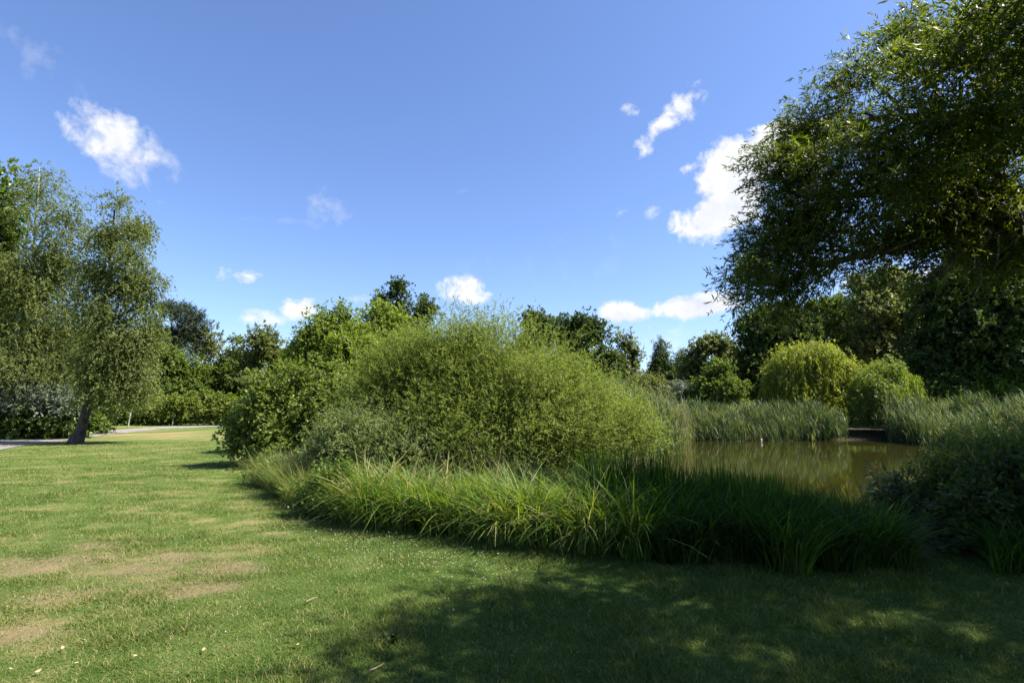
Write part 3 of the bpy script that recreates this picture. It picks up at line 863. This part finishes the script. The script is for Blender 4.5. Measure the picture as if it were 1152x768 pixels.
def tussocks(name, label, cat, seed, lo, hi, w0, w1, n_t, per, hgt, mat, wid, lean, curve, droop, tm, rad=.12, segs=6, ts=.2):
    """arching clumps; lo..hi runs along the bank, w0..w1 from the lawn side to the pond side"""
    rng = np.random.default_rng(seed)
    u = rng.uniform(lo, hi, n_t); w = rng.uniform(w0, w1, n_t)
    k = np.arange(len(EDGE_F))
    a = np.stack([np.interp(u, k, EDGE_F[:, j]) for j in (0, 1)], -1)
    b_ = np.stack([np.interp(u, k, EDGE_B[:, j]) for j in (0, 1)], -1)
    c = a * (1 - w)[:, None] + b_ * w[:, None] + rng.normal(0, .06, (n_t, 2))
    n = n_t * per
    az = rng.uniform(0, 2 * np.pi, n)
    off = rng.uniform(0, 1, n) ** .5 * rad
    p = np.repeat(c, per, 0) + np.stack([np.cos(az), np.sin(az)], -1) * off[:, None]
    p = with_z(p); p[:, 2] -= .02
    hs = np.repeat(rng.choice([.62, .8, .92, 1.0, 1.12], n_t) * rng.uniform(.92, 1.08, n_t) * hgt(u, w), per)
    L = hs * rng.uniform(.65, 1.15, n)
    az = az + rng.normal(0, .5, n)
    tint = np.clip(np.repeat(rng.normal(tm, .15, n_t), per) + rng.normal(0, ts, n), 0, .85)
    tint[rng.uniform(0, 1, n) < .035] = 1.0
    v, f, tn = blades(rng, p, L, wid * rng.uniform(.6, 1.3, n), rng.uniform(lean[0], lean[1], n), rng.uniform(curve[0], curve[1], n),
                      rng.uniform(droop[0], droop[1], n), segs, az, tint)
    return tag(mesh_np(name, v, f, M[mat], attrs={'tint': tn}), label, cat, kind='stuff')


tussocks('sedge', 'arching bright green sedge clumps fringing the lawn', 'sedge', 401, 1.9, 6.2, 0, .8, 190, 75, lambda u, w: 1.02, 'sedge', .026, (.03, .52), (.1, .65), (.12, .75), .48, .12, 6, .26)
tussocks('sedge', 'dark shaded sedge and bank grass at the lawn edge', 'sedge', 402, 6.0, 9.3, 0, .7, 140, 80, lambda u, w: np.clip(1.05 - .10 * (u - 6), .65, 1.1), 'iris', .022, (.05, .4), (.1, .55), (.1, .6), .42)  # darker iris blades used here, so the shade is in the colour
tussocks('iris_reeds', 'upright dark sword leaved iris along the water edge', 'reeds', 403, 5.4, 9.4, .4, 1.0, 190, 55,
         lambda u, w: np.clip(1.12 - .22 * (u - 6), .46, 1.12), 'iris', .030, (.02, .16), (.0, .12), (.0, .06), .42)
tussocks('tall_grass', 'tall seeding meadow grass with tan heads beside the shrubs', 'grass', 404, 0, 2.2, 0, 1.0, 130, 120, lambda u, w: .80, 'meadow', .010, (.1, .45), (.1, .55), (.05, .4), .36, .22)
tussocks('tall_grass', 'thin tan flowering grass rising behind the sedge', 'grass', 405, 3.0, 6.6, .6, 1.1, 36, 34, lambda u, w: 1.05, 'meadow', .007, (.05, .25), (.05, .3), (.02, .2), .75, .2)

WEED = dict(part='foliage', trunk_part='stem', thick=.006, sub=2, trunk_r=.008, n_spr=4, k=8, spray=.2, gapscale=.3, gap=.3, droop=.3, bump=.6)
tree('nettle_clump', 'low dark leafy weed clump below the glossy shrub at the lawn', 'weed', 11.6, (308, 545), [(300, 528, 16, 14), (318, 535, 16, 12), (312, 520, 10, 10)], 'glossy', n_clu=230, L=.07, Wd=.04, **WEED)
tree('nettle_clump', 'leafy weed clump in the shade below the grey green willow', 'weed', 8.5, (372, 580), [(362, 555, 22, 14), (384, 560, 22, 14), (374, 545, 14, 12)], 'broad', n_clu=260, L=.065, Wd=.035, **WEED)
tree('dock_plant', 'reddish brown seeding weed between the tall grass and sedge', 'weed', 7.9, (412, 590), [(408, 562, 12, 18), (420, 570, 12, 12)], 'meadow', n_clu=110, L=.05, Wd=.02, **WEED)

# ------------------------------------------------------------------ plants at the right-hand end of the bank
tree('bramble_shrub', 'dark shaded leafy bush at the right edge above the lawn', 'shrub', 6.6, (1135, 640),
     [(1135, 582, 40, 32), (1165, 560, 44, 36), (1108, 600, 38, 28), (1160, 615, 50, 30), (1200, 570, 50, 50), (1090, 618, 24, 16)], 'dark', trunk_r=.02, n_clu=1500, n_spr=4, k=8, L=.09, Wd=.045,
     spray=.22, droop=.35, gap=.3, gapscale=.3, part='foliage', trunk_part='stem', thick=.014, sub=4)
tree('willowherb_plant', 'sun-flecked narrow leaved herb at the right pond edge', 'plant', 8.6, (1085, 590),
     [(1085, 540, 26, 18), (1112, 522, 26, 18), (1142, 512, 26, 18), (1070, 532, 14, 12), (1090, 566, 34, 18), (1060, 562, 16, 12), (1150, 545, 36, 20)], 'mid', trunk_r=.015, n_clu=800, n_spr=4, k=9, L=.095,
     Wd=.022, spray=.3, droop=.4, gap=.3, gapscale=.3, part='foliage', trunk_part='stem', thick=.012, sub=5)
tree('willowherb_plant', 'pale drooping leaved herb beside the trodden gap at the water', 'plant', 8.9, (1012, 600),
     [(1010, 560, 18, 16), (1030, 572, 18, 14), (995, 575, 10, 12)], 'reed', trunk_r=.01, n_clu=170, n_spr=4, k=7, L=.14,
     Wd=.03, spray=.25, droop=.6, gap=.25, gapscale=.3, part='foliage', trunk_part='stem', thick=.008, sub=4)
rng = np.random.default_rng(555)


def rush(px, d, n, h, label, seed):
    rng = np.random.default_rng(seed)
    c = np.array(w_(px, d))
    p = with_z(c + rng.normal(0, .09, (n, 2)))
    v, f, tn = blades(rng, p, h * rng.uniform(.6, 1.1, n), .026, rng.uniform(.05, .3, n), rng.uniform(.1, .5, n), rng.uniform(.05, .35, n), 6, None, np.clip(rng.normal(.7, .2, n), 0, 1))
    loc = np.array([c[0], c[1], float(H(c[0], c[1]))])
    return tag(mesh_np('reed_tuft', v, f, M['sedge'], attrs={'tint': tn}, origin=loc), label, 'reed tuft')


rush(1064, 9.0, 26, 1.75, 'tuft of long pale reed leaves arching over the pond at right', 11)
rush(1118, 8.2, 24, 1.6, 'tuft of long reed leaves beside the dark right bush', 12)
# bank grass at the right edge
rng = np.random.default_rng(556)
p = with_z(scatter_band(rng, [(4.75, 5.5), (5.6, 5.4), (6.9, 5.4)], [(7.5, 8.9), (8.6, 9.3), (9.8, 9.5)], 8000))
n = len(p)
v, f, tn = blades(rng, p, rng.uniform(.35, .8, n), .012, rng.uniform(.1, .5, n), rng.uniform(.2, .7, n), rng.uniform(.1, .45, n), 5, None, np.clip(rng.normal(.35, .2, n), 0, 1))
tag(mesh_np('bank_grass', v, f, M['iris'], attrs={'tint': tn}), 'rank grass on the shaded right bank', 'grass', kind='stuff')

# ------------------------------------------------------------------ the big willow overhanging from the right
rng = np.random.default_rng(899)
WV = []
for (px, py, rx, rz, wt) in ((1024, 46, 22, 28, .8), (968, 92, 32, 26, .8), (990, 128, 46, 32, 1), (920, 150, 34, 26, 1), (905, 200, 38, 26, 1), (962, 188, 44, 26, 1.1), (1040, 108, 42, 40, 1),
                             (1085, 60, 36, 42, 1), (1132, 50, 36, 56, 1), (878, 250, 30, 26, 1), (858, 294, 24, 22, .9), (846, 322, 20, 12, .7), (902, 305, 28, 20, 1), (932, 258, 34, 22, 1.1),
                             (988, 240, 40, 22, 1.1), (1042, 190, 44, 32, 1.1), (1100, 150, 44, 38, 1.1), (1146, 190, 32, 48, 1.1), (1034, 262, 38, 18, 1), (1088, 240, 40, 24, 1), (985, 284, 22, 10, .7),
                             (1132, 276, 36, 24, 1), (1052, 314, 18, 10, .35), (1104, 318, 34, 20, .4), (888, 340, 18, 9, .6), (1150, 330, 28, 24, .4), (868, 180, 14, 12, .6)):
    dd = 8.1 + rng.uniform(-.7, .7)
    c = at(px, py, dd)
    sc_ = dd / FPX
    WV.append((c[0], c[1], c[2], rx * sc_, rx * sc_ * 1.5, rz * sc_, wt))
WL = [  # x y z rx ry rz weight
    # boughs over and beside the lawn, outside the frame
    (3.95, 3.0, 5.6, .85, .8, .5, 1.2), (5.3, 3.9, 6.0, .9, .8, .6, 1.2), (6.6, 5.0, 6.3, .9, .9, .7, 1.2), (4.6, 2.6, 6.0, 1.1, 1.0, .8, 1.2), (6.0, 3.6, 6.8, 1.3, 1.2, .9, 1.2), (7.0, 5.2, 6.4, 1.3, 1.2, 1.1, 1.2),
    (8.4, 4.2, 6.2, 1.5, 1.3, 1.2, 1.2), (9.0, 5.6, 5.0, 1.4, 1.3, 1.0, 1.2), (7.2, 2.6, 7.0, 1.5, 1.2, 1.0, 1.2), (10.4, 4.4, 7.6, 1.6, 1.6, 1.2, .8), (11.2, 6.6, 7.0, 1.6, 1.6, 1.4, .7),
    (6.4, 6.6, 6.2, 1.0, 1.0, .8, 1.1), (9.8, 3.0, 5.2, 1.4, 1.2, 1.0, 1.2), (11.5, 5.4, 4.6, 1.4, 1.4, 1.2, 1.0), (10.0, 7.6, 4.2, 1.3, 1.3, .9, .9), (9.2, 5.4, 8.4, 1.5, 1.3, .9, .7), (5.5, 6.9, 5.2, .8, .8, .6, 1.0), (4.9, 7.1, 4.9, .7, .7, .5, .9), (6.6, 6.2, 5.2, .9, .9, .8, 1.1),
    (10.2, 8.4, 5.0, 1.3, 1.3, 1.2, 1.4), (11.6, 7.4, 6.2, 1.4, 1.3, 1.2, 1.2), (9.8, 6.9, 4.4, 1.0, 1.0, .8, 1.2), (4.6, .6, 6.6, 1.5, 1.3, 1.0, 1), (7.2, .4, 7.2, 1.7, 1.5, 1.0, 1), (9.8, .8, 6.4, 1.7, 1.5, 1.3, 1), (6.2, -1.8, 7.4, 1.8, 1.6, 1.0, 1), (9.2, -1.6, 7.2, 1.8, 1.6, 1.3, 1), (2.4, -1.0, 6.8, 1.6, 1.4, .9, 1),  # unseen lobes added to shade the right bush and block sky light overhead
]
loc = np.array([10.4, 6.4, 0.0]); loc[2] = float(H(10.4, 6.4))
wil = thing('willow_tree', loc, 'great overhanging willow with dark boughs reaching in from the right', 'tree')
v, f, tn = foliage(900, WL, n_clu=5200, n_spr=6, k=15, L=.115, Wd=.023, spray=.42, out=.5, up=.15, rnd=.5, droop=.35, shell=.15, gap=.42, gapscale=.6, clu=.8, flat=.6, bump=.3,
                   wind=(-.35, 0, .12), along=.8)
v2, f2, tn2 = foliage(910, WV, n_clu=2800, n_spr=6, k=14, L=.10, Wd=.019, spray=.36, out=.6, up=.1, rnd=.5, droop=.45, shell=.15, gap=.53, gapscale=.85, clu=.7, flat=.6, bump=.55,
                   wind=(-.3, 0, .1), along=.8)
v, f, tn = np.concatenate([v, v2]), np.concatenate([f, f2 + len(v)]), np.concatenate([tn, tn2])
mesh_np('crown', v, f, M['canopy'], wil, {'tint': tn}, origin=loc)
rng = np.random.default_rng(901)
tl = np.array([(10.4, 6.4, -.2), (10.3, 6.4, .8), (10.2, 6.5, 2.0), (10.0, 6.5, 3.2), (9.8, 6.5, 4.4), (9.6, 6.4, 5.6), (9.4, 6.3, 7.0), (9.2, 6.3, 8.6)])
tr_ = np.array([.55, .46, .40, .36, .30, .24, .16, .07])
mesh_np('trunk', *tube(tl, tr_, 14, rng, .05), M['bark'], wil, origin=loc, smooth=True)
for bi, pts in enumerate([
    [(10.0, 6.5, 3.1), (8.8, 7.2, 4.1), (7.6, 7.8, 4.9), (6.4, 8.1, 5.2), (5.3, 8.2, 5.0), (4.3, 8.1, 4.2)],
    [(9.8, 6.5, 4.3), (8.8, 7.4, 5.6), (7.4, 8.2, 6.3), (6.2, 8.4, 6.5), (5.3, 8.3, 6.0)],
    [(9.7, 6.4, 4.6), (8.6, 5.4, 5.8), (7.0, 4.6, 6.4), (5.2, 3.8, 6.3), (3.4, 3.0, 5.6)],
    [(9.6, 6.4, 5.4), (8.6, 7.6, 6.8), (7.4, 8.2, 7.3), (6.4, 8.4, 7.1)],
    [(10.0, 6.5, 3.3), (9.0, 7.4, 3.9), (7.8, 7.8, 4.2), (6.4, 7.9, 4.2), (5.0, 8.0, 3.9), (4.1, 8.0, 3.5)],
    [(10.0, 6.5, 3.6), (9.4, 5.0, 5.0), (8.6, 3.6, 6.2), (7.2, 2.6, 7.0)],
    [(9.9, 6.5, 3.9), (8.3, 7.5, 4.6), (7.0, 7.8, 4.2), (6.3, 7.7, 3.6)],
]):
    pts = np.array(pts, float)
    tq = np.linspace(0, len(pts) - 1, 16)
    lp = np.stack([np.interp(tq, np.arange(len(pts)), pts[:, j]) for j in range(3)], -1)
    lp[1:] += rng.normal(0, .03, (15, 3))
    rr = np.linspace(.16, .022, 16)
    ps = [tube(lp, rr, 8, rng, .05)]
    for _ in range(44):
        i = rng.integers(4, 16)
        d = unit(np.array([-1, rng.normal(0, .8), rng.normal(-.1, .6)]))
        e = lp[i] + d * rng.uniform(.6, 1.6) * (1 if i < 12 else .4)
        ps.append(tube(bend(rng, lp[i], e, 6, .2, .05), np.linspace(rr[i] * .45 + .004, .003, 6), 5))
    bv, bf = join(ps)
    mesh_np('bough', bv, bf, M['bark'], wil, origin=loc, smooth=True)

# ------------------------------------------------------------------ lawn grass, clover, small things
rng = np.random.default_rng(42)
NB = 900000
yy = 2.2 * (26 / 2.2) ** rng.uniform(0, 1, NB)
xx = rng.uniform(-1.75, 1.45, NB) * (yy + .6)
pp = np.stack([xx, yy], -1)
sdp = poly_sd(pp, POND)
dr, ba = dryness(xx, yy), bareness(xx, yy)
keep = (sdp > 1.0) & (rng.uniform(0, 1, NB) > ba * .72) & (rng.uniform(0, 1, NB) > dr * .35)
pp, dr, ba, yy = pp[keep], dr[keep], ba[keep], yy[keep]
n = len(pp)
tuft = fbm(pp * 2.2, 61, 3)
hgt = (.030 + .045 * sstep(.35, .8, tuft)) * rng.uniform(.6, 1.3, n) * (1 - .45 * dr) * (1 + .02 * yy)
tint = np.clip(.16 + .55 * dr + rng.normal(0, .17, n) + .25 * (fbm(pp * 5, 62, 2) - .5), 0, 1)
lf_ = sstep(0.5, -3.0, pp[:, 0])
st_ = rng.uniform(0, 1, n) < .05 + .12 * lf_
tint[st_] = rng.uniform(.7, 1, st_.sum())
b3 = with_z(pp); b3[:, 2] -= .004
v, f, tn = blades(rng, b3, hgt, .0042 * (1 + yy * .13), rng.uniform(.2, 1.1, n), rng.uniform(0, .6, n), rng.uniform(0, .2, n), 2, None, tint, taper=1.3)
tag(mesh_np('grass', v, f, M['lawn_blade'], attrs={'tint': tn}), 'short mown lawn grass, green with dry straw patches', 'grass', kind='stuff')

# white clover heads
rng = np.random.default_rng(43)
cc = []
for (px, py, rx, ry, k) in ((395, 605, 60, 14, 190), (430, 622, 80, 16, 170), (500, 640, 70, 20, 130), (330, 595, 60, 14, 60), (480, 625, 60, 18, 90), (560, 650, 60, 24, 80), (120, 560, 160, 24, 50), (250, 690, 260, 50, 50)):
    u = rng.normal(0, .55, (k, 2)) * np.array([rx, ry]) + np.array([px, py])
    cc += [gp(a_, max(b_, 520))[:2] for a_, b_ in u]
c3 = with_z(np.array(cc)); n = len(c3)
c3[:, 2] += rng.uniform(.012, .04, n)
ring = np.array([(math.cos(a_), math.sin(a_)) for a_ in np.linspace(0, 2 * np.pi, 5, endpoint=False)])
r_ = rng.uniform(.003, .0068, n)
hv = np.zeros((n, 12, 3))
hv[:, 0] = c3; hv[:, 0, 2] -= r_ * .7
for i in range(5):
    hv[:, 1 + i] = c3 + np.stack([ring[i, 0] * r_, ring[i, 1] * r_, -.1 * r_], -1)
    hv[:, 6 + i] = c3 + np.stack([ring[i, 0] * r_ * .7, ring[i, 1] * r_ * .7, .55 * r_], -1)
hv[:, 11] = c3; hv[:, 11, 2] += r_ * .9
fl = []
for i in range(5):
    j = (i + 1) % 5
    fl += [(0, 1 + j, 1 + i, 1 + i), (1 + i, 1 + j, 6 + j, 6 + i), (6 + i, 6 + j, 11, 11)]
tri = np.array([[a_, b_, c_] for a_, b_, c_, d_ in fl] + [[a_, c_, d_] for a_, b_, c_, d_ in fl if c_ != d_])
ff = (np.arange(n)[:, None, None] * 12 + tri[None]).reshape(-1, 3)
tag(mesh_np('clover_flowers', hv, ff, M['petal'], attrs={'tint': np.repeat(rng.uniform(0, 1, n), len(tri))}), 'scatter of small white clover heads in the lawn', 'clover', kind='stuff')

# dock weed in the lawn
c = gp(441, 722)
rng = np.random.default_rng(44)
n = 26
az = rng.uniform(0, 2 * np.pi, n)
p = np.repeat(np.array([[c[0], c[1], float(H(c[0], c[1]))]]), n, 0) + np.stack([rng.normal(0, .03, n), rng.normal(0, .02, n), np.zeros(n)], -1)
v, f, tn = blades(rng, p, rng.uniform(.06, .13, n), .035, rng.uniform(.2, .7, n), rng.uniform(.1, .5, n), rng.uniform(.1, .4, n), 5, az, np.clip(rng.normal(.3, .2, n), 0, 1), taper=3)
tag(mesh_np('dock_weed', v, f, M['dark'], attrs={'tint': tn}, origin=c), 'dark broad leaved weed tuft alone in the lawn', 'weed')


def twig(px, py, px2, py2, label):
    a, b_ = gp(px, py), gp(px2, py2)
    a[2], b_[2] = float(H(a[0], a[1])) + .035, float(H(b_[0], b_[1])) + .03
    v, f = tube(bend(np.random.default_rng(int(px)), a, b_, 6, .1), np.linspace(.006, .003, 6), 6)
    tag(mesh_np('twig', v, f, M['dry_stem'], origin=a, smooth=True), label, 'twig')


twig(344, 681, 357, 675, 'short straw coloured twig lying in the sunlit lawn')
twig(415, 760, 432, 751, 'thin grey twig at the edge of the lawn shadow')
# fallen leaves
lv = np.array([(-.5, 0, .1), (-.2, .28, .0), (.2, .26, .05), (.5, 0, .2), (.2, -.26, .08), (-.2, -.28, .02), (0, 0, -.04)]) * .05
lf = np.array([(0, 6, 1), (1, 6, 2), (2, 6, 3), (3, 6, 4), (4, 6, 5), (5, 6, 0)])
proto = mesh_np('fallen_leaf', lv, lf, M['deadleaf'])
spots = [(12, 757), (42, 760), (70, 733), (86, 750), (229, 735), (238, 738), (510, 690), (508, 620), (560, 625), (724, 691), (335, 729), (505, 677), (152, 742), (640, 628), (710, 630), (760, 668)]
for i, (px, py) in enumerate(spots):
    o = proto if i == 0 else proto.copy()
    if i: COL.objects.link(o)
    g = gp(px, py)
    o.location = (g[0], g[1], float(H(g[0], g[1])) + .03)
    o.rotation_euler = (.3 * math.sin(i * 2.1), .3 * math.cos(i * 1.7), i * 1.3)
    s_ = .5 + .35 * ((i * 37) % 10) / 10
    o.scale = (s_, s_, s_)
    tag(o, 'small pale dry leaf fallen on the lawn', 'leaf', 'fallen leaves on the lawn')


# posts by the path, stake in the pond
def post(name, px, py, top, depth, lean, label, plate=False):
    a = at(px, py, depth); a[2] = float(H(a[0], a[1]))
    h = (py - top) * depth / FPX
    root = thing(name, a, label, 'post')
    v, f = tube([(0, 0, -.2), (lean * .5 * h, 0, h * .5), (lean * h, 0, h), (lean * h, 0, h + .01)], [.055, .05, .05, .002], 8)
    mesh_np('post', v, f, M['wood'], root, smooth=False)
    if plate:
        w, d, hh = .13, .012, .17
        x0, z0 = lean * h + .06, h - .22
        bv = np.array([(x, y, z) for x in (x0 - w, x0 + w) for y in (-.075 - d, -.075 + d) for z in (z0 - hh, z0 + hh)])
        bf = np.array([(0, 1, 3, 2), (4, 6, 7, 5), (0, 4, 5, 1), (2, 3, 7, 6), (0, 2, 6, 4), (1, 5, 7, 3)])
        mesh_np('plate', bv, bf, M['wood'], root)
    return root


post('wooden_post', 144, 478, 461, 47.5, .13, 'pale slim post leaning in front of the path hedge')
post('sign_post', 194, 476.5, 462, 48.5, .06, 'pale slim post with small blank plate in front of the hedge', True)
c = at(856, 495.5, 33.6)
v, f = tube([(0, 0, -.35), (.01, 0, .0), (.02, .0, .12), (.03, 0, .22), (.03, 0, .225)], [.05, .05, .06, .05, .004], 8)
tag(mesh_np('stake', v + np.array([c[0], c[1], -.5]), f, M['petal'] if False else M['sand'], origin=(c[0], c[1], -.5)), 'short pale stake standing in the pond before the far reeds', 'stake')
